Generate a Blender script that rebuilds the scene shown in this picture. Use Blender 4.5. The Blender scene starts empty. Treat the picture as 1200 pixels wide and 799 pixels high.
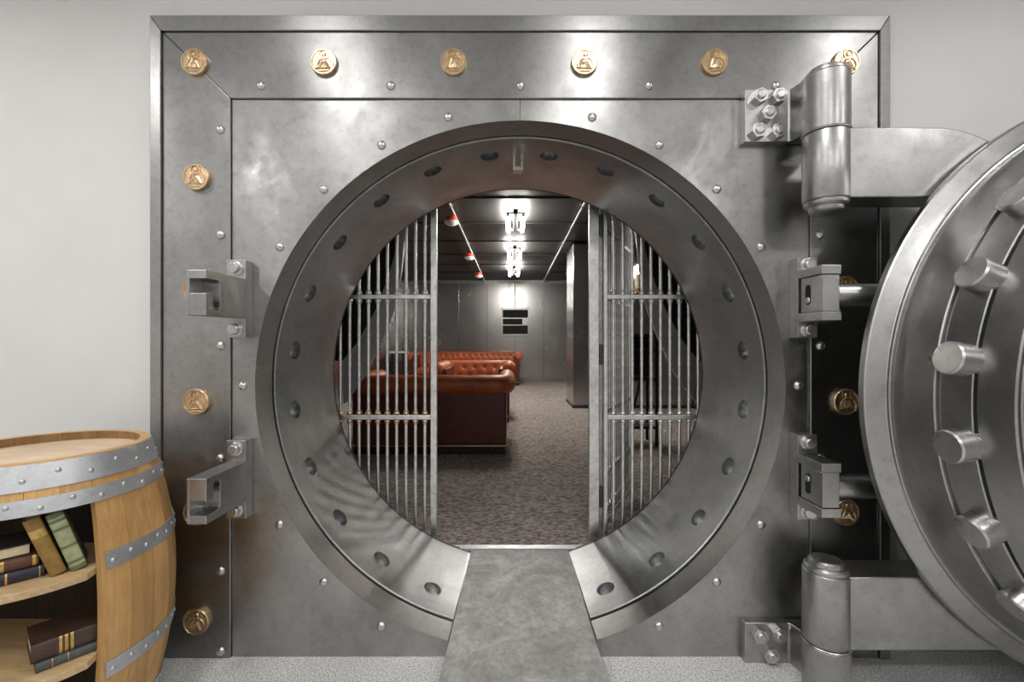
import bpy, bmesh, math, random
from mathutils import Matrix, Vector, Euler, noise

random.seed(7)
R = math.radians
PI = math.pi
C = bpy.context.scene.collection
sc = bpy.context.scene

# ------------------------------------------------------------------ camera
CAMZ = 1.2
F = 533.0                      # focal length in pixels of the 1200 px frame
cam_d = bpy.data.cameras.new('camera')
cam_d.sensor_width = 36.0
cam_d.lens = F / 1200 * 36
cam_d.clip_start = 0.02
cam = bpy.data.objects.new('camera', cam_d)
cam.location = (0, 0, CAMZ)
cam.rotation_euler = (R(90), 0, 0)
C.objects.link(cam)
sc.camera = cam

# ------------------------------------------------------------------ world, exposure
w = bpy.data.worlds.new('world')
sc.world = w
w.use_nodes = True
w.node_tree.nodes['Background'].inputs[0].default_value = (.6, .62, .65, 1)
w.node_tree.nodes['Background'].inputs[1].default_value = 0.05
sc.view_settings.view_transform = 'Standard'
sc.view_settings.look = 'None'
sc.view_settings.exposure = 0.5
sc.view_settings.gamma = 1.0
sc.view_settings.use_curve_mapping = False

CEIL = 2.95                    # ceiling of the outer room
LAMPS = [(-1.05, .70, 17), (.45, .70, 17), (1.95, .70, 19),
         (-2.55, .70, 26), (-1.05, -1.2, 33), (.45, -1.2, 33), (1.95, -1.2, 33),
         (-2.55, -1.2, 33), (-1.05, -3.1, 30), (1.2, -3.1, 30), (3.2, -.4, 28)]
lamp_objs = []
for (lx, ly, e) in LAMPS:
    ld = bpy.data.lights.new('downlight_lamp', 'AREA')
    ld.shape = 'DISK'
    ld.size = 0.26
    ld.energy = e * .36
    ld.color = (1.0, .985, .965)
    ld.spread = R(150) if ly > 0 else R(180)
    lo = bpy.data.objects.new('downlight_lamp', ld)
    lamp_objs.append((lo, lx, ly))


# ================================================================== materials
MATS = {}


def nodes_of(name):
    m = bpy.data.materials.new(name)
    m.use_nodes = True
    nt = m.node_tree
    b = nt.nodes['Principled BSDF']
    return m, nt, b


def tex_noise(nt, scale, detail=4, rough=.5, vec=None, dist=0):
    n = nt.nodes.new('ShaderNodeTexNoise')
    n.inputs['Scale'].default_value = scale
    n.inputs['Detail'].default_value = detail
    n.inputs['Roughness'].default_value = rough
    n.inputs['Distortion'].default_value = dist
    if vec is not None:
        nt.links.new(vec, n.inputs['Vector'])
    return n


def coords(nt, sx=1, sy=1, sz=1):
    tc = nt.nodes.new('ShaderNodeTexCoord')
    mp = nt.nodes.new('ShaderNodeMapping')
    mp.inputs['Scale'].default_value = (sx, sy, sz)
    nt.links.new(tc.outputs['Object'], mp.inputs['Vector'])
    return mp.outputs['Vector']


def ramp(nt, fac, stops):
    r = nt.nodes.new('ShaderNodeValToRGB')
    els = r.color_ramp.elements
    while len(els) < len(stops):
        els.new(.5)
    for e, (p, c) in zip(els, stops):
        e.position = p
        e.color = (c[0], c[1], c[2], 1) if not isinstance(c, (int, float)) else (c, c, c, 1)
    nt.links.new(fac, r.inputs['Fac'])
    return r.outputs['Color']


def bump(nt, b, h, strength, dist=.002):
    bn = nt.nodes.new('ShaderNodeBump')
    bn.inputs['Strength'].default_value = strength
    bn.inputs['Distance'].default_value = dist
    nt.links.new(h, bn.inputs['Height'])
    nt.links.new(bn.outputs['Normal'], b.inputs['Normal'])


def mixmul(nt, a, bcol, fac=1.0):
    mx = nt.nodes.new('ShaderNodeMix')
    mx.data_type = 'RGBA'
    mx.blend_type = 'MULTIPLY'
    mx.inputs['Factor'].default_value = fac
    nt.links.new(a, mx.inputs[6])
    nt.links.new(bcol, mx.inputs[7])
    return mx.outputs[2]


def steel(name, base, r0, r1, sm=3.0, brush=(90, 90, 3), tint=(1, .993, .982), bstr=.12, var=.16, metal=1.0, pit=.25, aniso=None, mott=0):
    """worn steel: cloudy tone, smeared polish, fine brush marks and pits"""
    m, nt, b = nodes_of(name)
    v = coords(nt)
    n1 = tex_noise(nt, sm, 6, .6, v, .6)
    c1 = ramp(nt, n1.outputs['Fac'], [(.28, [base * (1 - var) * t for t in tint]), (.72, [base * (1 + var) * t for t in tint])])
    n2 = tex_noise(nt, 38, 5, .75, v)
    c2 = ramp(nt, n2.outputs['Fac'], [(.3, 1 - pit), (.52, 1.0)])
    nt.links.new(mixmul(nt, c1, c2, .7), b.inputs['Base Color'])
    b.inputs['Metallic'].default_value = metal
    n3 = tex_noise(nt, sm * 1.7, 7, .6, v, .7)
    rr = ramp(nt, n3.outputs['Fac'], [(.3, r0), (.7, r1)])
    if mott:
        n5 = tex_noise(nt, 13, 5, .6, coords(nt, 1, 1, .6), .9)
        r5 = ramp(nt, n5.outputs['Fac'], [(.36, .90), (.5, 1.0), (.66, 1.12)])
        rr = mixmul(nt, rr, r5, 1.0)
    nt.links.new(rr, b.inputs['Roughness'])
    vb = coords(nt, *brush)
    n4 = tex_noise(nt, 3.0, 3, .6, vb)
    bump(nt, b, n4.outputs['Fac'], bstr, .0012)
    if aniso:
        tg = nt.nodes.new('ShaderNodeTangent')
        tg.direction_type = 'RADIAL'
        tg.axis = aniso[0]
        nt.links.new(tg.outputs['Tangent'], b.inputs['Tangent'])
        b.inputs['Anisotropic'].default_value = aniso[1]
        b.inputs['Anisotropic Rotation'].default_value = .25 if aniso[0] == 'Z' else 0
    MATS[name] = m
    return m


def plain(name, col, rough=.6, metal=0.0, var=.1, scale=14, bstr=0, bscale=120, spec=None):
    m, nt, b = nodes_of(name)
    v = coords(nt)
    n1 = tex_noise(nt, scale, 5, .6, v)
    c1 = ramp(nt, n1.outputs['Fac'], [(.3, [x * (1 - var) for x in col]), (.7, [min(1, x * (1 + var)) for x in col])])
    nt.links.new(c1, b.inputs['Base Color'])
    b.inputs['Roughness'].default_value = rough
    b.inputs['Metallic'].default_value = metal
    if spec is not None:
        b.inputs['Specular IOR Level'].default_value = spec
    if bstr:
        n2 = tex_noise(nt, bscale, 4, .6, v)
        bump(nt, b, n2.outputs['Fac'], bstr, .002)
    MATS[name] = m
    return m


def emit(name, col, strength):
    m, nt, b = nodes_of(name)
    b.inputs['Base Color'].default_value = (*col, 1)
    b.inputs['Emission Color'].default_value = (*col, 1)
    b.inputs['Emission Strength'].default_value = strength
    MATS[name] = m
    return m


def wood(name, light, dark, sx=22, sy=22, sz=1.6, rough=.5, tone=0):
    m, nt, b = nodes_of(name)
    v = coords(nt, sx, sy, sz)
    n1 = tex_noise(nt, 2.2, 6, .62, v, 1.1)
    c1 = ramp(nt, n1.outputs['Fac'], [(.28, dark), (.5, [(a + c) / 2 for a, c in zip(light, dark)]), (.72, light)])
    v2 = coords(nt)
    n2 = tex_noise(nt, 4.5, 4, .6, v2)
    c2 = ramp(nt, n2.outputs['Fac'], [(.3, .72), (.65, 1.0)])
    res = mixmul(nt, c1, c2, .8)
    if tone:
        oi = nt.nodes.new('ShaderNodeObjectInfo')
        res = mixmul(nt, res, ramp(nt, oi.outputs['Random'], [(0, 1 - tone), (1, 1.0)]), .8)
    nt.links.new(res, b.inputs['Base Color'])
    b.inputs['Roughness'].default_value = rough
    bump(nt, b, n1.outputs['Fac'], .25, .0015)
    MATS[name] = m
    return m


def carpet(name, cols, scale, stretch=(1, 1, 1), bs=.8):
    m, nt, b = nodes_of(name)
    v = coords(nt, *stretch)
    n1 = tex_noise(nt, scale, 3, .7, v)
    c1 = ramp(nt, n1.outputs['Fac'], [(.36, cols[0]), (.5, cols[1]), (.64, cols[2])])
    v2 = coords(nt)
    n3 = tex_noise(nt, 3.1, 4, .6, v2)
    c2 = ramp(nt, n3.outputs['Fac'], [(.3, .82), (.7, 1.0)])
    nt.links.new(mixmul(nt, c1, c2, .8), b.inputs['Base Color'])
    b.inputs['Roughness'].default_value = .95
    b.inputs['Specular IOR Level'].default_value = .1
    n2 = tex_noise(nt, scale * 1.3, 3, .7, v)
    bump(nt, b, n2.outputs['Fac'], bs, .006)
    MATS[name] = m
    return m


steel('steel', .40, .29, .48, 2.9, (3, 70, 70), var=.26, aniso=('Z', .6), mott=1)
steel('steel_border', .33, .28, .46, 2.2, (4, 70, 70), var=.2, aniso=('Z', .7))
steel('steel_trim', .37, .32, .46, 2.0, (3, 60, 3), var=.12, aniso=('Z', .5))
steel('steel_bore', .42, .28, .42, 3.2, (6, 60, 6), tint=(.975, .995, 1.0), var=.22, aniso=('Y', .6))
steel('steel_collar', .43, .30, .42, 3.2, (6, 60, 6), var=.14, aniso=('Y', .6))
steel('steel_hard', .44, .28, .42, 4.5, (40, 40, 6), var=.18)
steel('steel_door', .41, .26, .38, 3.4, (5, 60, 5), var=.14, aniso=('Y', .7))
steel('steel_bolt', .62, .24, .36, 8, (60, 60, 60), var=.12)
steel('steel_gate', .78, .30, .46, 14, (60, 60, 4), var=.2, pit=.4)
steel('steel_wall', .54, .23, .28, .7, (30, 30, 1.2), var=.10, pit=.04)
steel('steel_dark', .10, .42, .6, 2.6, (30, 30, 2), var=.25)
steel('galvanised', .60, .38, .52, 9, (30, 30, 30), tint=(.96, .98, 1.02), var=.12, metal=.85)
steel('bronze', .70, .28, .42, 30, (80, 80, 80), tint=(1.02, .75, .47), var=.25, pit=.5)
steel('brass', .62, .28, .4, 20, (40, 40, 40), tint=(1.05, .82, .52), var=.15)
plain('wall_paint', (.70, .70, .69), .75, var=.03, scale=3, bstr=.15, bscale=240)
plain('ceiling_paint', (.82, .82, .81), .8, var=.02)
plain('back_paint', (.56, .56, .55), .8, var=.04)
plain('ceiling_dark', (.012, .0115, .011), .5, var=.3, scale=5, bstr=.2, bscale=30)
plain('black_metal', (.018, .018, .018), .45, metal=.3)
plain('black_plinth', (.012, .010, .010), .5)
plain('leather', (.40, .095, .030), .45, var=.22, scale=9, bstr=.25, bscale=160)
plain('leather_shaded', (.10, .020, .012), .42, var=.2, scale=9, bstr=.25, bscale=160)  # the same leather with shade put into its colour
plain('button_leather', (.10, .02, .01), .5)
plain('white_plastic', (.78, .78, .76), .4, var=.03)
plain('red_plastic', (.62, .045, .02), .4, var=.08)
plain('conduit_grey', (.55, .55, .54), .4, metal=.6, var=.08)
plain('cream_sleeve', (.75, .68, .5), .5)
plain('void', (.006, .006, .006), .8)
plain('pages', (.74, .62, .42), .8, var=.12, scale=60)
plain('book_navy', (.030, .030, .045), .5, var=.25, scale=40, bstr=.3)
plain('book_brown', (.115, .050, .026), .5, var=.3, scale=40, bstr=.3)
plain('book_black', (.02, .018, .018), .5, var=.25, scale=40, bstr=.3)
plain('book_ochre', (.26, .155, .035), .55, var=.3, scale=30, bstr=.3)
plain('book_green', (.13, .165, .085), .55, var=.3, scale=30, bstr=.3)
plain('book_dark_brown', (.062, .036, .026), .5, var=.35, scale=30, bstr=.4)
plain('book_slate', (.075, .088, .092), .55, var=.25, scale=40, bstr=.3)
plain('gilt', (.62, .40, .13), .35, metal=.7, var=.25, scale=80)
plain('sage_print', (.34, .36, .20), .6, var=.2, scale=60)
wood('oak', (.80, .475, .185), (.58, .315, .105), tone=.30)
wood('oak_head', (.78, .60, .43), (.64, .46, .31), 3, 30, 30, rough=.6)
wood('oak_shelf', (.68, .50, .29), (.50, .33, .16), 4, 26, 26, rough=.5)
wood('oak_toasted_shade', (.045, .026, .015), (.018, .011, .008), rough=.75)  # toasted oak, its colour also carrying the shade inside the barrel
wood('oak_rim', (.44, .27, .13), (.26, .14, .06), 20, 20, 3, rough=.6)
carpet('carpet_front', [(.34, .337, .33), (.68, .677, .67), (.92, .918, .91)], 150, (1, 1, 1), .7)
carpet('carpet_vault', [(.14, .115, .103), (.30, .255, .232), (.50, .44, .41)], 42, (.75, 1.3, 1), 1.0)
emit('tube_light', (1.0, .96, .89), 95)
emit('candle_light', (1.0, .86, .62), 60)
emit('lamp_glass', (1.0, .97, .92), 4)


def ramp_mat():
    m, nt, b = nodes_of('ramp_plate')
    v = coords(nt)
    n1 = tex_noise(nt, 5.5, 8, .72, v, .5)
    c1 = ramp(nt, n1.outputs['Fac'], [(.36, (.30, .295, .282)), (.5, (.38, .375, .36)), (.6, (.50, .49, .47)), (.74, (.60, .59, .565))])
    n2 = tex_noise(nt, 46, 6, .7, v)
    c2 = ramp(nt, n2.outputs['Fac'], [(.32, .6), (.55, 1.0)])
    nt.links.new(mixmul(nt, c1, c2, .65), b.inputs['Base Color'])
    b.inputs['Roughness'].default_value = .58
    b.inputs['Metallic'].default_value = .25
    bump(nt, b, n2.outputs['Fac'], .2, .002)
    MATS['ramp_plate'] = m


ramp_mat()


# ================================================================== mesh helpers
class MB:
    """collects faces that become one mesh object"""

    def __init__(self):
        self.v = []
        self.f = []

    def add(self, verts, faces):
        o = len(self.v)
        self.v += [tuple(p) for p in verts]
        self.f += [tuple(i + o for i in f) for f in faces]
        return self

    def box(self, x0, x1, y0, y1, z0, z1):
        return self.add([(x0, y0, z0), (x1, y0, z0), (x1, y1, z0), (x0, y1, z0),
                         (x0, y0, z1), (x1, y0, z1), (x1, y1, z1), (x0, y1, z1)],
                        [(0, 3, 2, 1), (4, 5, 6, 7), (0, 1, 5, 4), (1, 2, 6, 5), (2, 3, 7, 6), (3, 0, 4, 7)])

    def prism(self, poly, axis, a, b):
        """polygon in the two other axes (in xyz order), extruded from a to b on axis"""
        n = len(poly)

        def p(u, t):
            return (t, u[0], u[1]) if axis == 'x' else (u[0], t, u[1]) if axis == 'y' else (u[0], u[1], t)
        vs = [p(u, a) for u in poly] + [p(u, b) for u in poly]
        fs = [tuple(range(n))[::-1], tuple(range(n, 2 * n))]
        fs += [(i, (i + 1) % n, n + (i + 1) % n, n + i) for i in range(n)]
        return self.add(vs, fs)

    def lathe(self, prof, center, axis='z', n=32, a0=0, a1=2 * PI, closed_prof=False):
        """prof: (radius, height along axis)"""
        full = abs(a1 - a0 - 2 * PI) < 1e-6
        cols = n if full else n + 1
        vs = []
        for i in range(cols):
            t = a0 + (a1 - a0) * i / n
            for (r, h) in prof:
                if axis == 'z':
                    vs.append((center[0] + r * math.cos(t), center[1] + r * math.sin(t), center[2] + h))
                elif axis == 'y':
                    vs.append((center[0] + r * math.cos(t), center[1] + h, center[2] + r * math.sin(t)))
                else:
                    vs.append((center[0] + h, center[1] + r * math.cos(t), center[2] + r * math.sin(t)))
        m = len(prof)
        fs = []
        rng = range(m) if closed_prof else range(m - 1)
        for i in range(n):
            j = (i + 1) % cols
            for k in rng:
                l = (k + 1) % m
                fs.append((i * m + k, j * m + k, j * m + l, i * m + l))
        if not full and closed_prof:
            fs.append(tuple(range(m)))
            fs.append(tuple((cols - 1) * m + k for k in range(m))[::-1])
        return self.add(vs, fs)

    def tube(self, pts, r, n=10, cap=True):
        pts = [Vector(p) for p in pts]
        rs = r if isinstance(r, (list, tuple)) else [r] * len(pts)
        vs, fs = [], []
        up = None
        for i, p in enumerate(pts):
            d = (pts[min(i + 1, len(pts) - 1)] - pts[max(i - 1, 0)]).normalized()
            if up is None:
                up = Vector((0, 0, 1)) if abs(d.z) < .9 else Vector((1, 0, 0))
            s = d.cross(up).normalized()
            up = s.cross(d).normalized()
            for k in range(n):
                t = 2 * PI * k / n
                vs.append(p + (s * math.cos(t) + up * math.sin(t)) * rs[i])
        for i in range(len(pts) - 1):
            for k in range(n):
                l = (k + 1) % n
                fs.append((i * n + k, i * n + l, (i + 1) * n + l, (i + 1) * n + k))
        if cap:
            fs.append(tuple(range(n))[::-1])
            fs.append(tuple((len(pts) - 1) * n + k for k in range(n)))
        return self.add(vs, fs)

    def build(self, name, mat, parent=None, smooth=35, bevel=0, seg=2, loc=None):
        me = bpy.data.meshes.new(name)
        me.from_pydata(self.v, [], self.f)
        bm = bmesh.new()
        bm.from_mesh(me)
        bmesh.ops.remove_doubles(bm, verts=bm.verts, dist=1e-6)
        bmesh.ops.recalc_face_normals(bm, faces=bm.faces)
        bm.to_mesh(me)
        bm.free()
        if smooth:
            me.shade_smooth()
            me.set_sharp_from_angle(angle=R(smooth))
        me.materials.append(MATS[mat])
        o = bpy.data.objects.new(name, me)
        C.objects.link(o)
        if bevel:
            md = o.modifiers.new('edge', 'BEVEL')
            md.width = bevel
            md.segments = seg
            md.limit_method = 'ANGLE'
            md.angle_limit = R(30)
            md.harden_normals = False
        if parent is not None:
            setpar(o, parent)
        if loc is not None:
            o.location = loc
        return o


ROOTLOC = {}


def setpar(o, parent):
    o.parent = parent
    l = ROOTLOC.get(parent.name)
    if l is not None:
        o.matrix_parent_inverse = Matrix.Translation(-Vector(l))


def tag(o, label, cat, group=None):
    o['label'] = label
    o['category'] = cat
    if group:
        o['group'] = group
    return o


def thing(name, label, cat, loc=(0, 0, 0), rot=None, group=None, world_parts=True):
    """an Empty at the thing's base; parts are modelled in world space (world_parts) or in its own space"""
    o = bpy.data.objects.new(name, None)
    o.empty_display_size = .1
    C.objects.link(o)
    o.location = loc
    if rot is not None:
        o.rotation_euler = rot
    if world_parts:
        ROOTLOC[o.name] = loc
    return tag(o, label, cat, group)


def struct(o):
    o['kind'] = 'structure'
    return o


def inst(src, parent, loc, rot=None, name=None):
    c = src.copy()
    C.objects.link(c)
    setpar(c, parent)
    c.location = loc
    if rot is not None:
        c.rotation_euler = rot
    return c


def at(px, py, Y):
    return ((px - 600) * Y / F, Y, CAMZ - (py - 399.5) * Y / F)


# ================================================================== layout of the vault front
FY = 1.72                       # front plane of the steel surround
CX, CZ = .0315, 1.03            # axis of the round opening
RO = 1.008                      # radius of the opening at the face
WY = 1.765                      # painted wall
VX0, VX1 = -2.95, 2.95          # vault room
VY0, VY1 = 2.365, 12.3
VF, VC = .105, 2.86


def plate_with_hole(mb, x0, x1, z0, z1, cx, cz, r, ya, yb, a0, a1, n):
    """rectangle minus circle, over a range of angles about the centre; thick from ya to yb"""
    angs = [a0 + (a1 - a0) * i / n for i in range(n + 1)]
    for qx in (x0, x1):
        for qz in (z0, z1):
            t = math.atan2(qz - cz, qx - cx)
            for k in (-1, 0, 1):
                tt = t + 2 * PI * k
                if a0 + 1e-4 < tt < a1 - 1e-4:
                    angs.append(tt)
    angs = sorted(angs)
    ins, out = [], []
    for t in angs:
        c, s = math.cos(t), math.sin(t)
        ins.append((cx + r * c, cz + r * s))
        k = 1e9
        if c > 1e-7:
            k = min(k, (x1 - cx) / c)
        if c < -1e-7:
            k = min(k, (x0 - cx) / c)
        if s > 1e-7:
            k = min(k, (z1 - cz) / s)
        if s < -1e-7:
            k = min(k, (z0 - cz) / s)
        out.append((cx + k * c, cz + k * s))
    m = len(angs)
    vs = []
    for y in (ya, yb):
        vs += [(p[0], y, p[1]) for p in ins] + [(p[0], y, p[1]) for p in out]
    fs = []
    for i in range(m - 1):
        fs.append((i, i + 1, m + i + 1, m + i))
        fs.append((2 * m + i, 3 * m + i, 3 * m + i + 1, 2 * m + i + 1))
        fs.append((i, 2 * m + i, 2 * m + i + 1, i + 1))
        fs.append((m + i, m + i + 1, 3 * m + i + 1, 3 * m + i))
    if a1 - a0 < 2 * PI - 1e-3:
        fs.append((0, m, 3 * m, 2 * m))
        fs.append((m - 1, 2 * m + m - 1, 3 * m + m - 1, m + m - 1))
    mb.add(vs, fs)
    return mb


# ================================================================== outer room shell
RX0, RX1, RY0 = -3.5, 4.4, -4.6
struct(MB().box(RX0, RX1, RY0, 1.76, -.08, 0).build('floor', 'carpet_front', smooth=0))
struct(MB().box(RX0 - .1, RX1 + .1, RY0 - .1, 1.9, CEIL, CEIL + .1).build('ceiling', 'ceiling_paint', smooth=0))
struct(MB().box(RX0 - .1, RX0, RY0, 1.9, -.08, CEIL).build('wall_left', 'wall_paint', smooth=0))
struct(MB().box(RX1, RX1 + .1, RY0, 1.9, -.08, CEIL).build('wall_right', 'wall_paint', smooth=0))
struct(MB().box(RX0, RX1, RY0 - .1, RY0, -.08, CEIL).build('wall_back', 'back_paint', smooth=0))
TX0, TX1, TZ1 = -1.366, 1.427, 2.429      # outer edge of the steel surround
wf = MB()
wf.prism([(RX0, -.08), (TX0, -.08), (TX0, TZ1), (TX1, TZ1), (TX1, -.08), (RX1, -.08), (RX1, CEIL), (RX0, CEIL)], 'y', WY, WY + .09)
struct(wf.build('wall_front', 'wall_paint', smooth=0))

for i, (lo, lx, ly) in enumerate(lamp_objs):
    t = thing('recessed_downlight', 'round white recessed downlight set in the plain white ceiling of the outer room', 'light', (lx, ly, CEIL - .012), group='recessed downlights of the outer room')
    MB().lathe([(.115, 0), (.125, .004), (.125, .0115), (.10, .0115), (.10, 0)], (lx, ly, CEIL - .012), 'z', 28, closed_prof=True).build('trim_ring', 'white_plastic', t)
    MB().lathe([(0, .006), (.10, .006), (.10, .0115), (0, .0115)], (lx, ly, CEIL - .012), 'z', 28).build('lens', 'lamp_glass', t)
    C.objects.link(lo)
    setpar(lo, t)
    lo.location = (lx, ly, CEIL - .016)

# ================================================================== vault surround
vf = thing('vault_door_surround', 'square brushed steel surround with round opening, bronze medallions and rivets, set in the pale wall', 'vault surround', (CX, FY, 0))
# trim (mitred, bevelled away to the wall)
IX0, IX1, IZ1 = -1.323, 1.387, 2.369


def trim_piece(quad_in, quad_out, name='trim_strip'):
    (a, b), (c, d) = quad_in, quad_out
    ya, yb, yc = 1.711, 1.715, 1.764
    vs = [(a[0], ya, a[1]), (b[0], ya, b[1]), (d[0], yb, d[1]), (c[0], yb, c[1]),
          (a[0], yc, a[1]), (b[0], yc, b[1]), (d[0], yc, d[1]), (c[0], yc, c[1])]
    fs = [(0, 1, 2, 3), (7, 6, 5, 4), (0, 4, 5, 1), (1, 5, 6, 2), (2, 6, 7, 3), (3, 7, 4, 0)]
    return MB().add(vs, fs).build(name, 'steel_trim', vf, smooth=0, bevel=.0025)


g = .0006
trim_piece(((IX0, 0), (IX0, IZ1)), ((TX0, 0), (TX0, TZ1)))
trim_piece(((IX0 + g, IZ1), (IX1 - g, IZ1)), ((TX0 + g, TZ1), (TX1 - g, TZ1)))
trim_piece(((IX1, IZ1), (IX1, 0)), ((TX1, TZ1), (TX1, 0)))
# border strips
PX0, PX1, PZ1 = -1.065, 1.129, 2.118
g = .001
MB().prism([(IX0 + g, 0), (PX0, 0), (PX0, PZ1), (IX0 + g, IZ1 - g)], 'y', FY, 1.762).build('border_plate', 'steel_border', vf, 0, .003)
MB().prism([(IX0 + 2 * g, IZ1 - g), (PX0 + g, PZ1), (PX1 - g, PZ1), (IX1 - 2 * g, IZ1 - g)], 'y', FY, 1.762).build('border_plate', 'steel_border', vf, 0, .003)
MB().prism([(IX1 - g, 0), (PX1, 0), (PX1, PZ1), (IX1 - g, IZ1 - g)], 'y', FY, 1.762).build('border_plate', 'steel_border', vf, 0, .003)
# the two halves of the inner panel
SX = .026
for (a0, a1) in ((PI / 2, 3 * PI / 2), (-PI / 2, PI / 2)):
    mb = plate_with_hole(MB(), PX0 + .0015, PX1 - .0015, 0.0, PZ1 - .0015, CX, CZ, RO, FY + .009, 1.762, a0 + .0007, a1 - .0007, 72)
    if a1 < 2:
        pass
    o = mb.build('face_panel', 'steel', vf, smooth=30)
# collar ring and bore
collar = MB().lathe([(RO - .0005, 1.7265), (RO - .003, 1.7235), (.999, 1.833), (1.001, 1.836), (1.022, 1.836), (1.022, 1.8475), (1.10, 1.8475), (1.10, 1.764), (RO - .0005, 1.764)], (CX, 0, CZ), 'y', 160, closed_prof=True).build('collar_ring', 'steel_collar', vf, 25)
bore = MB().lathe([(1.002, 1.848), (.997, 1.8495), (.9945, 1.853), (.9605, 2.355), (.962, 2.366), (1.13, 2.366), (1.13, 1.848)], (CX, 0, CZ), 'y', 160, closed_prof=True).build('bore_ring', 'steel_bore', vf, 25)
cut = MB()
for k in range(24):
    a = R(7.5 + 15 * k)
    d = Vector((math.cos(a), 0, math.sin(a)))
    c0 = Vector((CX, 1.985, CZ))
    cut.tube([c0 + d * .90, c0 + d * 1.017], .040, 20)
# seat of the entry ramp, cut into the foot of the ring
RAMP = [(2.372, .113, .252), (1.72, .050, .282), (1.16, -.001, .312)]     # (y, z, half width)
RAMPX = .040


def ramp_solid(e, below, above, y_in):
    ys = [(y_in, RAMP[0][1] + (y_in - RAMP[0][0]) * .0966, RAMP[0][2])] + RAMP[1:]
    vs = []
    for (y, z, h) in ys:
        for zz in (z + above, z - below):
            vs += [(RAMPX - h - e, y, zz), (RAMPX + h + e, y, zz)]
    return MB().add(vs, [(0, 1, 5, 4), (4, 5, 9, 8), (2, 6, 7, 3), (6, 10, 11, 7), (0, 4, 6, 2), (4, 8, 10, 6), (1, 3, 7, 5), (5, 7, 11, 9), (0, 2, 3, 1), (8, 9, 11, 10)])


def carve(o, cutters):
    for c in cutters:
        md = o.modifiers.new('cut', 'BOOLEAN')
        md.operation = 'DIFFERENCE'
        md.solver = 'EXACT'
        md.object = c
    dg = bpy.context.evaluated_depsgraph_get()
    nm = bpy.data.meshes.new_from_object(o.evaluated_get(dg))
    o.modifiers.clear()
    nm.name = o.name
    nm.set_sharp_from_angle(angle=R(25))
    o.data = nm


cutter = cut.build('cutter', 'steel_bore')
seat = ramp_solid(.0015, .0085, .25, 2.45).build('seat', 'steel_bore')
carve(bore, [cutter, seat])
carve(collar, [seat])
for o in list(C.objects):
    if o.name == 'face_panel' or o.name.startswith('face_panel.'):
        carve(o, [seat])
bpy.data.objects.remove(cutter)
bpy.data.objects.remove(seat)
# keeper block under the crown of the bore
kb = MB()
kz = CZ + .980
kb.box(CX - .028, CX - .016, 2.0, 2.05, kz - .045, kz + .01)
kb.box(CX + .006, CX + .018, 2.0, 2.05, kz - .045, kz + .01)
kb.box(CX - .028, CX + .018, 2.0, 2.05, kz - .058, kz - .042)
kb.build('latch_keeper', 'steel_bolt', vf, 0, .002)

# rivets
riv = MB().lathe([(0, -.0105), (.007, -.010), (.013, -.007), (.0168, -.002), (.0175, 0.004), (0, .004)], (0, 0, 0), 'y', 16)
riv0 = riv.build('rivet', 'steel_bolt', vf, 40)
spots = []
for x in (306, 458, 610, 760, 909):
    spots.append(((x - 600) * FY / F, FY, CAMZ + (399.5 - 100.5) * FY / F))
for y in (152, 275, 405, 537, 669, 763):
    z = CAMZ - (y - 399.5) * FY / F
    for x in (258.5, 961.5):
        spots.append(((x - 600) * FY / F, FY, z))
for a in (15, 30, 45, 60, 90, 120, 135, 150):
    for s in (-1, 1):
        spots.append((CX + s * 1.056 * math.sin(R(a)), FY + .009, CZ + 1.056 * math.cos(R(a))))
for i, p in enumerate(spots):
    if i == 0:
        riv0.location = p
    else:
        inst(riv0, vf, p)

# bronze medallions, a robed figure with a round halo in relief
med0 = MB().lathe([(0, -.012), (.042, -.012), (.0435, -.0145), (.047, -.0145), (.0495, -.012), (.0500, 0), (0, 0)], (0, 0, 0), 'y', 36).build('medallion', 'bronze', vf, 30)
rel = MB()
YR = -.012


def ring_xz(mb, cx, cz, r, t, h=.0035, n=18, a0=0, a1=2 * PI):
    mb.lathe([(r - t, 0), (r - t * .5, -h), (r + t * .5, -h), (r + t, 0)], (cx, YR, cz), 'y', n, a0, a1)


def bar_xz(mb, x0, z0, x1, z1, rr):
    mb.tube([(x0, YR, z0), (x1, YR, z1)], rr, 6)


rel.lathe([(0, -.006), (.005, -.005), (.0075, 0)], (0.002, YR, .017), 'y', 14)
ring_xz(rel, .002, .017, .0125, .0016)
ring_xz(rel, .004, -.012, .021, .0028, .004, 18, R(-35), R(200))
bar_xz(rel, -.021, -.013, .004, -.004, .0032)
bar_xz(rel, -.024, -.021, .024, -.021, .0028)
bar_xz(rel, .004, -.002, .016, -.022, .0045)
bar_xz(rel, -.004, .006, -.014, -.018, .004)
bar_xz(rel, -.018, -.029, .018, -.029, .0024)
for k in range(5):
    bar_xz(rel, -.008 + .004 * k, -.019, -.005 + .003 * k, -.007, .0012)
for k in range(26):
    a = 2 * PI * k / 26
    rel.lathe([(0, -.0018), (.0012, -.0012), (.0016, 0)], (.0295 * math.cos(a), YR, .0295 * math.sin(a) - .002), 'y', 6)
for (xa, za) in ((-.017, .012), (-.021, .003), (.019, .010), (.023, .001)):
    bar_xz(rel, xa, za, xa * .8, za - .008, .0016)
rel.v = [(p[0] * 1.35, p[1], p[2] * 1.35 + .003) for p in rel.v]
rel0 = rel.build('relief', 'bronze', med0, 40)
mspots = []
for x in (227, 379, 531, 685, 838, 993):
    mspots.append((x, 72))
for y in (207, 339, 471, 601, 729):
    mspots.append((229, y))
    mspots.append((992.5, y))
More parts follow.
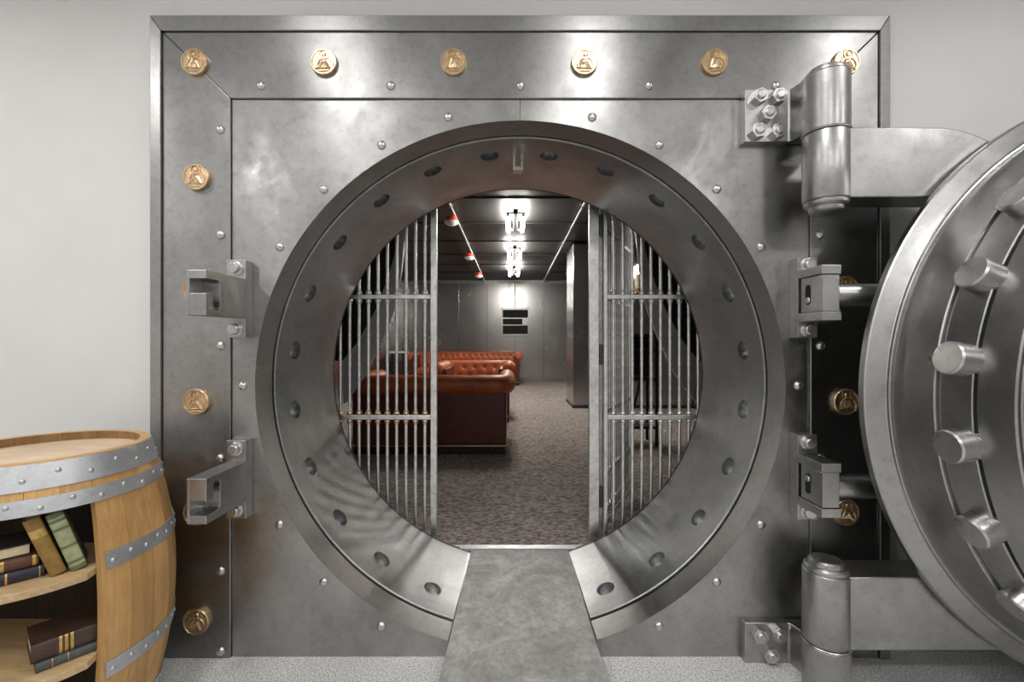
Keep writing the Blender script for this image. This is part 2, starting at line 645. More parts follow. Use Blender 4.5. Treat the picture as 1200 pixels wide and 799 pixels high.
for i, (x, y) in enumerate(mspots):
    px, _, pz = at(x, y, FY - .012)
    if i == 0:
        m = med0
        m.location = (px, FY, pz)
    else:
        m = inst(med0, vf, (px, FY, pz))
        r = rel0.copy()
        C.objects.link(r)
        r.parent = m
        m.rotation_euler = (0, R(random.uniform(-8, 8)), 0)

# --- cap bolt used on the hook brackets, hex bolt on the hinges
capb = MB().lathe([(0, -.024), (.017, -.024), (.020, -.020), (.0205, -.004), (.026, -.003), (.026, .002), (0, .002)], (0, 0, 0), 'y', 18).add(*[[(p[0], p[1], p[2]) for p in []], []])
hexb = MB()
hp = [(.029 * math.cos(PI / 3 * k + .2), .029 * math.sin(PI / 3 * k + .2)) for k in range(6)]
hexb.prism(hp, 'y', -.024, .001)
hexb.lathe([(0, -.033), (.013, -.033), (.0165, -.030), (.0165, -.022), (0, -.022)], (0, 0, 0), 'y', 14)
BOLTS = {}


def bolt(kind, parent, loc, rot=0):
    if kind not in BOLTS:
        BOLTS[kind] = (capb if kind == 'cap_bolt' else hexb).build(kind, 'steel_bolt', parent, 30, .0012)
        o = BOLTS[kind]
    else:
        o = BOLTS[kind].copy()
        C.objects.link(o)
        o.parent = parent
    o.location = loc
    o.rotation_euler = (0, rot, 0)
    return o


# --- hook brackets on the left
def hook(flip, zp0, zp1, za0, za1):
    """plate with a J-slotted arm; flip turns the slot to the bottom"""
    mb = MB()
    X0, X1 = -1.058, -.985
    mb.box(X0, X1, 1.683, FY + .009, zp0, zp1)
    ya, yb = 1.466, 1.684
    H = za1 - za0

    def zz(t):
        return za1 - t if not flip else za0 + t
    # outline of the arm with its slot (Y, distance from the slotted edge)
    arc = [(1.535 - .0, .05)]
    prof = [(ya, 0), (yb, 0), (yb, H), (ya, H), (ya, .075), (1.500, .075), (1.503, .118), (1.509, .127), (1.520, .130), (1.531, .126), (1.537, .115),
            (1.537, .045), (1.533, .034), (1.525, .028), (ya, .028)]
    mb.prism([(p[0], zz(p[1])) for p in prof], 'x', X0 + .018, X1)
    mb.box(X0 + .008, X0 + .0185, ya, yb, za0, za1)
    o = mb.build('hook_bracket', 'steel_hard', vf, 0, .0022)
    bolt('cap_bolt', o, (-1.022, 1.683, zp1 - .031))
    bolt('cap_bolt', o, (-1.022, 1.683, zp0 + .031), .6)
    return o


hook(False, 1.212, 1.500, 1.283, 1.430)
hook(True, .542, .832, .608, .756)


# --- yoke brackets with the pressure bars on the right
def yoke(zp0, zp1, zb0, zb1, up):
    X0, X1 = 1.0565, 1.124
    mb = MB()
    mb.box(X0, X1 + .006, 1.683, FY + .009, zp0, zp1)
    mb.box(X0, X1, 1.551, 1.684, zb1 - .031, zb1)
    mb.box(X0, X1, 1.551, 1.684, zb0, zb0 + .031)
    o = mb.build('yoke_bracket', 'steel_hard', vf, 0, .002)
    bolt('cap_bolt', o, (1.094, 1.683, zp1 - .029), .3)
    bolt('cap_bolt', o, (1.094, 1.683, zp0 + .029), .9)
    blk = MB().box(X0 + .006, X1 - .003, 1.556, 1.672, zb0 + .0325, zb1 - .0325).build('pivot_block', 'steel_hard', o, 0, .002)
    zc = (zb0 + zb1) / 2
    # black inlay painting the dark inside of a slot in the block's cheek, with a pin
    sl = MB()
    pts = [(1.632 + .014 * math.cos(t), zc + (.022 if math.sin(t) > 0 else -.022) + .014 * math.sin(t)) for t in [2 * PI * k / 20 for k in range(20)]]
    sl.prism(pts, 'x', X0 + .0048, X0 + .0065)
    sl.build('slot', 'void', o, 30)
    MB().lathe([(0, -.003), (.009, -.003), (.012, 0), (.012, .004), (0, .004)], (X0 + .004, 1.632, zc + (.018 if up else -.020)), 'x', 14).build('pin', 'steel_bolt', o, 30)
    bar = MB()
    zb = zc - .004
    bar.lathe([(0, 1.12), (.040, 1.12), (.042, 1.125), (.042, 1.285 if up else 1.262), (.036, 1.305 if up else 1.280), (.0, 1.306 if up else 1.281)] if up else
              [(0, 1.12), (.040, 1.12), (.042, 1.125), (.042, 1.60), (0, 1.605)], (0, 1.612, zb), 'x', 28)
    bo = bar.build('pressure_bar', 'steel_hard', o, 30)
    return o


yoke(1.212, 1.510, 1.270, 1.4605, False)
yoke(.538, .853, .596, .782, True)

# --- hinge brackets
HX, HY = 1.085, 1.572             # hinge axis
HR = .0715


def knuckle(z0, z1, pz0, pz1, bolts, cap_up):
    mb = MB()
    mb.box(.868, 1.032, 1.695, FY + .009, pz0, pz1)
    # swept web from the plate to the knuckle, plan view
    mb.prism([(1.025, FY), (1.025, 1.697), (1.034, 1.690), (1.045, 1.655), (1.040, 1.600), (1.060, 1.56), (1.13, 1.56), (1.155, 1.62), (1.16, FY)], 'z', max(pz0, z0) + .0, pz1)
    prof = [(0, z0), (HR, z0), (HR, z1)]
    if cap_up:
        prof += [(HR - .003, z1 + .004), (HR - .006, z1 + .005), (HR - .008, z1 + .016), (HR - .018, z1 + .020), (HR - .02, z1 + .028), (0, z1 + .030)]
    else:
        prof += [(0, z1)]
    mb.lathe(prof, (HX, HY, 0), 'z', 40)
    o = mb.build('hinge_bracket', 'steel_hard', vf, 30, .003)
    for (bx, by) in bolts:
        x, y, z = at(bx, by, 1.68)
        bolt('hex_bolt', o, (x, 1.695, z), random.uniform(-.4, .4))
    return o


knuckle(1.918, 2.108, 1.943, 2.137, [(891, 112), (913, 112), (900.5, 132.5), (889, 153), (912, 153)], True)
knuckle(0.0, .160, 0.0, .150, [(891, 745), (913, 744), (904, 768)], False)

# ================================================================== the vault door, swung wide open
DX = 2 * HX - CX + .012
DZ = CZ
vd = thing('vault_door', 'huge round stepped steel vault door with a ring of locking bolts, swung open on its hinges', 'vault door', (DX, HY, 0))
MB().lathe([(0, 1.515), (.98, 1.515), (1.000, 1.508), (RO, 1.500), (RO, 1.478), (1.004, 1.474), (.956, 1.456), (.9535, 1.4535), (.9515, 1.448), (.948, 1.446), (0, 1.446)], (DX, 0, DZ), 'y', 180).build('flange', 'steel_door', vd, 20)
MB().lathe([(0, 1.447), (.941, 1.447), (.940, 1.440), (.928, 1.320), (.925, 1.317), (.914, 1.316), (.914, 1.311), (.9165, 1.310), (.903, 1.236), (.900, 1.234), (.889, 1.233), (.889, 1.228), (.895, 1.227), (.894, 1.222),
            (.880, 1.150), (.876, 1.146), (.868, 1.146), (.866, 1.142), (.868, 1.138), (.862, 1.095), (.852, 1.085), (.80, 1.085), (.79, 1.095), (.60, 1.095), (.595, 1.080), (.25, 1.080), (.24, 1.060), (0, 1.060)], (DX, 0, DZ), 'y', 180).build('plug', 'steel_door', vd, 20)
lb = MB().lathe([(0, .950), (.043, .950), (.047, .945), (.047, .86), (0, .86)], (0, 0, 0), 'x', 26).build('locking_bolt', 'steel_bolt', vd, 30)
for k in range(24):
    a = R(7.5 + 15 * k)
    if k == 0:
        o = lb
    else:
        o = inst(lb, vd, (0, 0, 0))
    o.location = (DX, 1.264, DZ)
    o.rotation_euler = (0, -a, 0)
# boltwork cover screws on the inner face
scr = MB().lathe([(0, -.006), (.012, -.006), (.016, 0), (.016, .004), (0, .004)], (0, 0, 0), 'y', 14).build('cover_screw', 'steel_bolt', vd, 30)
for k in range(16):
    a = 2 * PI * k / 16
    o = scr if k == 0 else inst(scr, vd, (0, 0, 0))
    o.location = (DX + .70 * math.cos(a), 1.095, DZ + .70 * math.sin(a))


def arm(z0, z1, top, drop):
    """crane arm: barrel on the hinge axis and a thick bar running behind the door"""
    mb = MB()
    sg = 1 if top else -1
    zt = z1
    poly = [(HX, z0), (1.62, z0), (1.72, z0 - .03 if top else z0), (2.30, z0 - .03 if top else z0), (2.30, z1 - .10 if top else z1), (1.62, z1 - .06 if top else z1), (1.56, z1 - .030 if top else z1), (1.50, z1 - .010 if top else z1), (1.44, z1), (HX, z1)]
    mb.prism(poly, 'y', 1.516, 1.640)
    prof = [(0, z0), (HR - .002, z0), (HR, z0 + .004), (HR, z1 - .004), (HR - .002, z1), (0, z1)]
    mb.lathe(prof, (HX, HY, 0), 'z', 44)
    o = mb.build('hinge_arm', 'steel_hard', vd, 30, .004)
    cp = MB()
    ze, d = (z0, -1) if top else (z1, 1)
    cp.lathe([(0, ze), (.066, ze), (.068, ze + d * .004), (.067, ze + d * .012), (.060, ze + d * .018), (.054, ze + d * .020), (.052, ze + d * .032), (.046, ze + d * .037), (.024, ze + d * .044), (0, ze + d * .047)], (HX, HY, 0), 'z', 40)
    cp.build('hinge_cap', 'steel_hard', o, 16)
    sp = MB()
    zs = z1 if top else z0
    e = .0045 if top else -.0045
    sp.lathe([(0, zs), (HR + .002, zs), (HR + .004, zs + e * .5), (HR + .002, zs + e), (0, zs + e)], (HX, HY, 0), 'z', 44)
    sp.build('hinge_washer', 'steel_bolt', o, 30)
    return o


arm(1.680, 1.912, True, 0)
arm(.168, .412, False, 0)

# ================================================================== ramp and threshold
rm = ramp_solid(0, .0075, 0, 2.372)
rm.v = [(p[0], p[1], max(p[2], -.004)) for p in rm.v]
tag(rm.build('entry_ramp', 'ramp_plate', smooth=0), 'grey mottled steel ramp plate sloping up through the round opening', 'ramp')
struct(MB().box(-.42, .50, 2.374, 2.42, VF - .02, VF + .012).build('trim_1', 'galvanised', smooth=0, bevel=.002))

# ================================================================== vault room
struct(MB().box(VX0, VX1, VY0 + .002, VY1, VF - .1, VF).build('floor_vault', 'carpet_vault', smooth=0))
wv = plate_with_hole(MB(), VX0, VX1, VF - .1, VC, CX, CZ, .9625, VY0 + .002, VY0 + .02, 0, 2 * PI, 128)
struct(wv.build('wall_vault_front', 'steel_dark', smooth=0))
struct(MB().box(VX0 - .05, VX0, VY0, VY1, VF - .1, VC).build('wall_vault_left', 'steel_wall', smooth=0))
struct(MB().box(VX1, VX1 + .05, VY0, VY1, VF - .1, VC).build('wall_vault_right', 'steel_wall', smooth=0))
wb = struct(MB().box(VX0 - .05, VX1 + .05, VY1, VY1 + .08, VF - .1, VC).build('wall_vault_back', 'steel_dark', smooth=0))
x = .09
px_ = [.09 + .762 * k for k in range(-4, 4)]
px_[0] = VX0
for i in range(len(px_)):
    a = px_[i]
    b = px_[i + 1] if i + 1 < len(px_) else VX1
    MB().box(a + .004, b - .004, VY1 - .012, VY1 + .001, VF + .07, VC - .02).build('panel', 'steel_wall', wb, 0, .002)
struct(MB().box(VX0, VX1, VY1 - .03, VY1 - .0125, VF, VF + .068).build('baseboard_vault_back', 'steel_wall', smooth=0, bevel=.003))
struct(MB().box(VX0, VX1, VY1 - .04, VY1 - .0125, VC - .10, VC - .022).build('trim_2', 'steel_hard', smooth=0, bevel=.003))
cv = struct(MB().box(VX0, VX1, VY0, VY1, VC, VC + .06).build('ceiling_vault', 'black_metal', smooth=0))
yy = [VY0 + .03, 3.0, 4.1, 5.2, 6.3, 7.45, 8.6, 9.7, 10.8, VY1]
for a, b in zip(yy[:-1], yy[1:]):
    MB().box(VX0 + .01, VX1 - .01, a + .012, b - .012, VC - .022, VC + .002).build('panel', 'ceiling_dark', cv, 0, .003)
for y in yy[1:-1]:
    MB().box(VX0 + .01, VX1 - .01, y - .02, y + .02, VC - .036, VC - .0225).build('joint_strip', 'ceiling_dark', cv, 0, .003)

# steel column on the right
col = thing('steel_column', 'tall plain steel clad column standing on the vault carpet before the back wall', 'column', (1.9, 7.75, VF))
MB().box(1.0, 2.94, 7.43, 8.3, VF, VC - .07).build('cladding', 'steel_wall', col, 0, .006)
MB().box(.985, 2.94, 7.415, 8.31, VF, VF + .05).build('plinth', 'steel_dark', col, 0, .003)

# vent grille on the back wall
vg = thing('vent_grille', 'square wall vent with three rows of black louvres on the far steel wall', 'vent', (.09, VY1 - .013, 1.3))
vz0, vz1, vx0, vx1 = 1.33, 2.09, -.30, .48
fr = MB()
fr.box(vx0, vx0 + .05, VY1 - .05, VY1 - .013, vz0, vz1)
fr.box(vx1 - .05, vx1, VY1 - .05, VY1 - .013, vz0, vz1)
fr.box(vx0 + .05, vx1 - .05, VY1 - .05, VY1 - .013, vz0, vz0 + .06)
fr.box(vx0 + .05, vx1 - .05, VY1 - .05, VY1 - .013, vz1 - .05, vz1)
fr.build('frame', 'steel_hard', vg, 0, .003)
MB().box(vx0 + .05, vx1 - .05, VY1 - .020, VY1 - .014, vz0 + .06, vz1 - .05).build('backing', 'void', vg, 0)
for z in (1.615, 1.80):
    MB().box(vx0 + .05, vx1 - .05, VY1 - .052, VY1 - .02, z, z + .03).build('cross_bar', 'steel_hard', vg, 0, .002)
MB().box(vx1 - .20, vx1 - .05, VY1 - .046, VY1 - .02, 1.645, 1.80).build('blank_plate', 'steel_wall', vg, 0)
fin0 = None
for k in range(16):
    x = vx0 + .075 + k * .042
    if fin0 is None:
        fin0 = MB().box(-.003, .003, VY1 - .044, VY1 - .02, vz0 + .06, vz1 - .05).build('louvre', 'black_metal', vg, 0)
        o = fin0
    else:
        o = inst(fin0, vg, (0, 0, 0))
    o.location = (x, 0, 0)
t = MB().tube([(.085, VY1 - .03, VC - .10), (.085, VY1 - .03, vz1 - .003)], .014, 10)
tag(t.build('wall_conduit', 'conduit_grey'), 'thin grey conduit dropping down the far wall to the vent', 'conduit')

# ceiling conduits
ZC = VC - .062
for (x, lab) in ((-.725, 'thin ceiling conduit carrying the red and white heat detectors'), (.84, 'thin bare ceiling conduit running over to the steel column side')):
    cd = thing('ceiling_conduit', lab, 'conduit', (x, 7.3, ZC))
    MB().tube([(x, 2.45, ZC), (x, 12.25, ZC)], .013, 10).build('pipe', 'conduit_grey', cd)
    cl0 = None
    for k in range(9):
        y = 3.3 + k * 1.05
        if cl0 is None:
            cl0 = MB().lathe([(.014, -.015), (.021, -.015), (.021, .015), (.014, .015)], (x, 0, ZC), 'y', 12, closed_prof=True).box(x - .03, x + .03, -.01, .01, ZC + .018, ZC + .0255).build('clip', 'steel_bolt', cd, 30)
            o = cl0
        else:
            o = inst(cl0, cd, (0, 0, 0))
        o.location = (0, y, 0)
for (y, lab) in ((5.75, 'red and white ceiling heat detector close to the barred gate'), (8.2, 'red and white ceiling heat detector second along the conduit'), (10.5, 'small pale ceiling heat detector close to the vent wall')):
    x = -.765
    hd = thing('heat_detector', lab, 'detector', (x, y, ZC - .15), group='ceiling heat detectors')
    MB().lathe([(0, .128), (.066, .128), (.075, .118), (.075, .070), (.070, .062), (0, .062)], (x, y, ZC - .15), 'z', 24).box(x + .02, x + .05, y - .02, y + .02, ZC - .03, ZC - .012).build('base', 'red_plastic', hd, 30)
    MB().lathe([(0, .062), (.088, .062), (.092, .052), (.086, .040), (.060, .020), (.040, .010), (0, .008)], (x, y, ZC - .15), 'z', 24).build('sensor_cone', 'white_plastic', hd, 30)

# twin tube lights
for (ya, yb, lab) in ((5.5, 6.25, 'twin tube ceiling light close to the barred gate'), (7.55, 8.4, 'twin tube ceiling light second in the row, between the two others'), (9.6, 10.5, 'twin tube ceiling light close to the vent wall')):
    x = .044
    zt = 2.715
    lt = thing('tube_light', lab, 'light', (x, (ya + yb) / 2, zt), group='twin tube lights on the vault ceiling')
    MB().prism([(x - .028, zt + .012), (x + .028, zt + .012), (x + .028, zt + .07), (x - .028, zt + .07)], 'y', ya - .05, yb + .05).build('housing', 'steel_dark', lt, 0, .004)
    for y in (ya - .03, yb + .03):
        MB().box(x - .115, x - .072, y - .014, y + .014, zt - .02, zt + .03).box(x + .072, x + .115, y - .014, y + .014, zt - .02, zt + .03).box(x - .075, x + .075, y - .010, y + .010, zt + .012, zt + .03).build('lamp_holder', 'white_plastic', lt, 0, .003)
    for y in (ya + .2, yb - .2):
        MB().tube([(x, y, zt + .06), (x, y, VC - .021)], .012, 10).build('hanger', 'conduit_grey', lt)
    for s in (-1, 1):
        MB().tube([(x + s * .095, ya - .016, zt), (x + s * .095, yb + .016, zt)], .026, 14).build('tube', 'tube_light', lt)

# ================================================================== barred gate
GY = 2.452
bar_mesh = MB().tube([(0, 0, 0), (0, 0, 1.98)], .0086, 10)
col_mesh = MB().lathe([(.009, 0), (.014, .003), (.0165, .008), (.0155, .013), (.0115, .018), (.0125, .022), (.009, .027)], (0, 0, 0), 'z', 12)
protos = {}


def grille_bar(par, x, y, z0, rails, cm, parent_local=False):
    if 'bar' not in protos:
        protos['bar'] = bar_mesh.build('bar', 'steel_gate', None, 40)
        o = protos['bar']
    else:
        o = protos['bar'].copy()
        C.objects.link(o)
    setpar(o, par)
    o.location = (x, y, z0)
    for (zr, hh) in rails:
        for sgn in (1, -1):
            key = 'collar_' + cm
            if key not in protos:
                protos[key] = col_mesh.build('collar', cm, None, 40)
                c = protos[key]
            else:
                c = protos[key].copy()
                C.objects.link(c)
            c.parent = o
            c.location = (0, 0, zr - z0 + sgn * hh)
            c.rotation_euler = (0, 0, 0) if sgn > 0 else (PI, 0, 0)


GZ = VF + .002
RAILS = [(1.438, .011), (.790, .012)]
gl = thing('fixed_grille', 'fixed barred steel grille standing before the red sofa', 'grille', (-.7, GY, GZ))
MB().box(-.4375, -.404, GY - .012, GY + .012, GZ, 2.10).build('stile', 'steel_gate', gl, 0, .003)
for i, (z, h) in enumerate(RAILS):
    MB().box(-.99, -.438, GY - .011, GY + .011, z - h, z + h).build('rail', 'steel_gate', gl, 0, .002)
for z in (2.085, GZ + .012):
    MB().box(-1.0, -.438, GY - .011, GY + .011, z - .011, z + .011).build('rail', 'steel_gate', gl, 0, .002)
for k in range(10):
    x = (398.8 + 11.02 * k - 600) * GY / F
    grille_bar(gl, x, GY, GZ + .01, [RAILS[0]], 'steel_gate')
    o = [c for c in C.objects if c.parent == gl and c.name.startswith('bar')][-1]
    for sgn in (1, -1):
        if 'cb' not in protos:
            protos['cb'] = col_mesh.build('collar', 'brass', None, 40)
            c = protos['cb']
        else:
            c = protos['cb'].copy()
            C.objects.link(c)
        c.parent = o
        c.location = (0, 0, RAILS[1][0] - GZ - .01 + sgn * .012)
        c.rotation_euler = (0, 0, 0) if sgn > 0 else (PI, 0, 0)
MB().lathe([(0, 0), (.035, 0), (.035, .02), (.02, .03), (0, .03)], (-.42, GY - .045, VF + .0), 'z', 18).build('foot_socket', 'steel_gate', gl)

gr = thing('fixed_grille', 'fixed barred steel grille with the open gate leaf hinged on it', 'grille', (.75, GY, GZ))
MB().box(.494, .513, GY - .012, GY + .012, GZ, 2.10).build('stile', 'steel_gate', gr, 0, .003)
for i, (z, h) in enumerate(RAILS):
    MB().box(.5135, 1.06, GY - .011, GY + .011, z - h, z + h).build('rail', 'steel_gate', gr, 0, .002)
for z in (2.085, GZ + .012):
    MB().box(.5135, 1.07, GY - .011, GY + .011, z - .011, z + .011).build('rail', 'steel_gate', gr, 0, .002)
for k in range(10):
    x = (718.9 + 11.02 * k - 600) * GY / F
    grille_bar(gr, x, GY, GZ + .01, RAILS, 'steel_gate')

# open leaf, swung inwards
LA = R(64)
ol = thing('gate_leaf', 'hinged barred gate leaf swung inwards behind the fixed grille', 'gate', (.462, GY + .015, GZ), (0, 0, 0), world_parts=False)
MB().box(-.045, .008, -.012, .018, .0, 1.99).build('hinge_stile', 'steel_gate', ol, 0, .003)
for z in (.25, 1.02, 1.72):
    MB().tube([(.020, -.005, z - .055), (.020, -.005, z + .055)], .011, 12).build('hinge_barrel', 'steel_dark', ol)
ux, uy = math.cos(LA), math.sin(LA)


def on_leaf(t, n):
    return (.02 + ux * t - uy * n, .03 + uy * t + ux * n)


def leaf_box(t0, t1, n0, n1, z0, z1):
    p = [on_leaf(t0, n0), on_leaf(t1, n0), on_leaf(t1, n1), on_leaf(t0, n1)]
    return MB().prism(p, 'z', z0, z1)


leaf_box(0, .02, -.012, .012, .03, 1.97).build('stile', 'steel_gate', ol, 0, .002)
leaf_box(.78, .81, -.012, .012, .03, 1.97).build('stile', 'steel_gate', ol, 0, .002)
for z in (.06, .12, .33, .69, 1.335, 1.72, 1.93):
    leaf_box(.02, .78, -.011, .011, z - .011, z + .011).build('rail', 'steel_gate', ol, 0, .002)
leaf_box(.45, .72, -.006, .006, 1.735, 1.80).build('top_plate', 'white_plastic', ol, 0, .002)
for k in range(14):
    x, y = on_leaf(.068 + k * .0505, 0)
    grille_bar(ol, x, y, .03, [(.12, .011), (.33, .011)], 'steel_gate')

# ================================================================== added side plates, stand-ins for unread dark and pale arcs behind the grilles
def side_plate(s, lab):
    Y = 3.05
    k = Y / F

    def P(px, py):
        px = 610 + s * (px - 610)
        return ((px - 600) * k, CAMZ - (py - 399.5) * k)
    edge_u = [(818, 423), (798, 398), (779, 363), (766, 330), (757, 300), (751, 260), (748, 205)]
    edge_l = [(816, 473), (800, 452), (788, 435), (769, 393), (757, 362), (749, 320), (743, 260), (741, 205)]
    t = thing('side_stand_in', lab, 'added plate', (1.2 * s, Y, VF), group='added dark flared plates beside the gate')
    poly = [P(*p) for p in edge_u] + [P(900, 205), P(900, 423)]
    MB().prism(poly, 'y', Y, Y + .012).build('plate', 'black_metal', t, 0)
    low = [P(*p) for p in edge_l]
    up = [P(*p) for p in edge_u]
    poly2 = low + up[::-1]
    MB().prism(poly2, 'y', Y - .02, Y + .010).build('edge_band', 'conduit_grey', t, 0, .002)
    zf = VF
    xo = P(905, 400)[0]
    MB().prism([(xo, zf), (P(895, 400)[0], zf), (P(895, 400)[0], P(0, 200)[1]), (xo, P(0, 200)[1])], 'y', Y - .03, Y + .03).build('post', 'black_metal', t, 0)


side_plate(-1, 'added dark flared plate behind the grille before the sofa')
side_plate(1, 'added dark flared plate behind the grille beside the shelf stand')


# ================================================================== sofas
def sofa(name, label, loc, rotz, W, D, H, n_seat, group='red leather tufted sofas', back_rows=3):
    s = thing(name, label, 'sofa', loc, (0, 0, rotz), group, world_parts=False)
    hw = W / 2
    rr = .096
    zr = H - rr
    # plinth
    MB().box(-hw + .03, hw - .03, .03, D - .02, 0, .075).build('plinth', 'black_plinth', s, 0, .004)
    MB().box(-hw + .012, hw - .012, .010, D - .01, .076, .088).build('nail_trim', 'brass', s, 0, .003)
    MB().box(-hw + .015, hw - .015, .015, .17, .089, zr + .02).build('back_panel', 'leather_shaded', s, 0, .02, 3)
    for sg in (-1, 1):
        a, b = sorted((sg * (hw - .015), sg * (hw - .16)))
        MB().box(a, b, .16, D - .02, .089, zr + .02).build('arm', 'leather_shaded', s, 0, .02, 3)
    MB().box(-hw + .16, hw - .16, .16, D - .03, .089, .27).build('seat_deck', 'leather_shaded', s, 0, .012)
    # rolled top all round
    cx, cy = hw - .020, .055
    pts = [(-cx, D - .02, zr)]
    for k in range(12):
        pts.append((-cx, D - .02 - (D - .02 - cy - .10) * (k + 1) / 12, zr))
    for k in range(1, 7):
        a = PI / 2 * k / 6
        pts.append((-cx + .10 * (1 - math.cos(a)), cy + .10 * (1 - math.sin(a)), zr))
    nb = max(8, int(W * 10))
    for k in range(1, nb):
        pts.append((-cx + .10 + (2 * cx - .20) * k / nb, cy, zr))
    pts += [(-p[0], p[1], p[2]) for p in pts[:19]][::-1]
    rs = [rr * (1 - .05 * (abs(math.sin(i * 1.31)) ** 6)) for i in range(len(pts))]
    MB().tube(pts, rs, 20).build('rolled_top', 'leather', s, 60)
    for sg in (-1, 1):
        MB().lathe([(0, .010), (.055, .008), (.083, .002), (.092, -.01)], (sg * cx, D - .012, zr), 'y', 22).build('arm_scroll', 'leather', s, 50)
    # tufted inner back
    x0, x1 = -hw + .16, hw - .16
    z0, z1 = .42, H - .035
    nx, nz = int((x1 - x0) / .022), 16
    pitch = .155
    btn = []
    for r in range(back_rows):
        zz = z0 + .04 + (z1 - z0 - .10) * r / max(1, back_rows - 1)
        off = pitch / 2 if r % 2 else 0
        x = x0 + .08 + off
        while x < x1 - .05:
            btn.append((x, zz))
            x += pitch
    vs, fs = [], []
    for j in range(nz + 1):
        z = z0 + (z1 - z0) * j / nz
        for i in range(nx + 1):
            x = x0 + (x1 - x0) * i / nx
            d = 0
            for (bx, bz) in btn:
                q = ((x - bx) ** 2 + (z - bz) ** 2) / (.032 ** 2)
                if q < 8:
                    d -= .032 * math.exp(-q)
            vs.append((x, .225 - .05 * (j / nz) ** 2 + d, z))
    for j in range(nz):
        for i in range(nx):
            a = j * (nx + 1) + i
            fs.append((a, a + 1, a + nx + 2, a + nx + 1))
    n0 = len(vs)
    vs += [(x0, .12, z0), (x1, .12, z0), (x1, .12, z1), (x0, .12, z1)]
    tb = MB().add(vs, fs).build('tufted_back', 'leather', s, 70)
    bm_ = MB()
    for (bx, bz) in btn:
        j = (bz - z0) / (z1 - z0)
        bm_.lathe([(0, .012), (.010, .008), (.013, 0)], (bx, .225 - .05 * j * j - .030, bz), 'y', 8)
    bo = bm_.build('tuft_buttons', 'button_leather', tb, 50)
    bo['kind'] = 'stuff'
    # seat cushions
    wS = (W - .32) / n_seat
    for k in range(n_seat):
        xa = -hw + .16 + wS * k
        MB().box(xa + .004, xa + wS - .004, .22, D - .025, .272, .43).build('seat_cushion', 'leather', s, 60, .045, 4)
    return s


sofa('sofa', 'red leather sofa showing its plain, shade-darkened back, beside the barred grille', (-.80, 4.37, VF), 0, 1.52, .95, .765, 2)
sofa('sofa', 'orange brown tufted leather armchair sofa facing the opening, behind the near sofa back', (-.53, 7.05, VF), PI, 1.02, .95, .80, 1)
sofa('sofa', 'long orange brown tufted leather sofa set against the vent wall', (-1.18, 12.1, VF), PI, 2.75, .95, .82, 4)

# side table with a book in front of the left wall
st = thing('side_table', 'small dark side table with a pale top beside the long sofa', 'table', (-2.25, 9.3, VF))
MB().box(-2.52, -2.16, 9.1, 9.5, .955, .985).build('table_top', 'white_plastic', st, 0, .004)
for (x, y) in ((-2.49, 9.13), (-2.19, 9.13), (-2.49, 9.47), (-2.19, 9.47)):
    MB().box(x - .015, x + .015, y - .015, y + .015, VF, .955).build('leg', 'black_metal', st, 0, .002)
MB().box(-2.49, -2.19, 9.13, 9.47, .40, .42).build('shelf', 'black_metal', st, 0, .002)

# dark shelf stand on the right
ss = thing('shelf_stand', 'dark metal shelf stand with open shelves behind the barred grille', 'shelf', (1.30, 4.9, VF))
for (x, y) in ((1.05, 4.72), (1.50, 4.72), (1.05, 5.05), (1.50, 5.05)):
    MB().box(x - .014, x + .014, y - .014, y + .014, VF, 1.27).build('post', 'black_metal', ss, 0, .002)
for z in (.30, .80, 1.10, 1.26):
    MB().box(1.066, 1.484, 4.71, 5.06, z - .012, z + .012).build('shelf', 'black_metal', ss, 0, .002)
MB().box(1.066, 1.484, 5.045, 5.055, .82, 1.25).build('back_panel', 'black_metal', ss, 0)
MB().tube([(1.17, 4.76, VF), (1.40, 4.95, .78)], .014, 8).build('brace', 'black_metal', ss)

# wall sconce with a candle bulb on the column
sx, sy, sz = 2.01, 7.43, 2.22
sn = thing('wall_sconce', 'candle bulb wall sconce glowing on the steel column', 'lamp', (sx, sy, sz - .3))
MB().lathe([(0, 0), (.06, 0), (.06, -.01), (.04, -.018), (0, -.02)], (sx, sy, sz - .22), 'y', 24).build('back_plate', 'brass', sn)
MB().tube([(sx, sy - .018, sz - .22), (sx, sy - .09, sz - .25), (sx, sy - .13, sz - .22), (sx, sy - .13, sz - .17)], .012, 10).build('arm', 'brass', sn)
MB().lathe([(0, -.17), (.035, -.168), (.030, -.16), (.030, .05), (0, .05)], (sx, sy - .13, sz), 'z', 18).build('candle_sleeve', 'cream_sleeve', sn)
MB().lathe([(0, .05), (.018, .052), (.036, .085), (.040, .11), (.030, .15), (.012, .195), (0, .215)], (sx, sy - .13, sz), 'z', 18).build('bulb', 'candle_light', sn)

# ================================================================== oak barrel bookshelf
BX, BY, BH = -1.418, 1.366, .884
RT, RB = .258, .330


def RZ(z):
    q = (z - BH / 2) / (BH / 2)
    return RT + (RB - RT) * (1 - q * q)


bs = thing('barrel_shelf', 'oak wine barrel with galvanised hoops, cut open as a bookshelf', 'barrel', (BX, BY, 0))
OP0, OP1 = R(-157), R(-23)


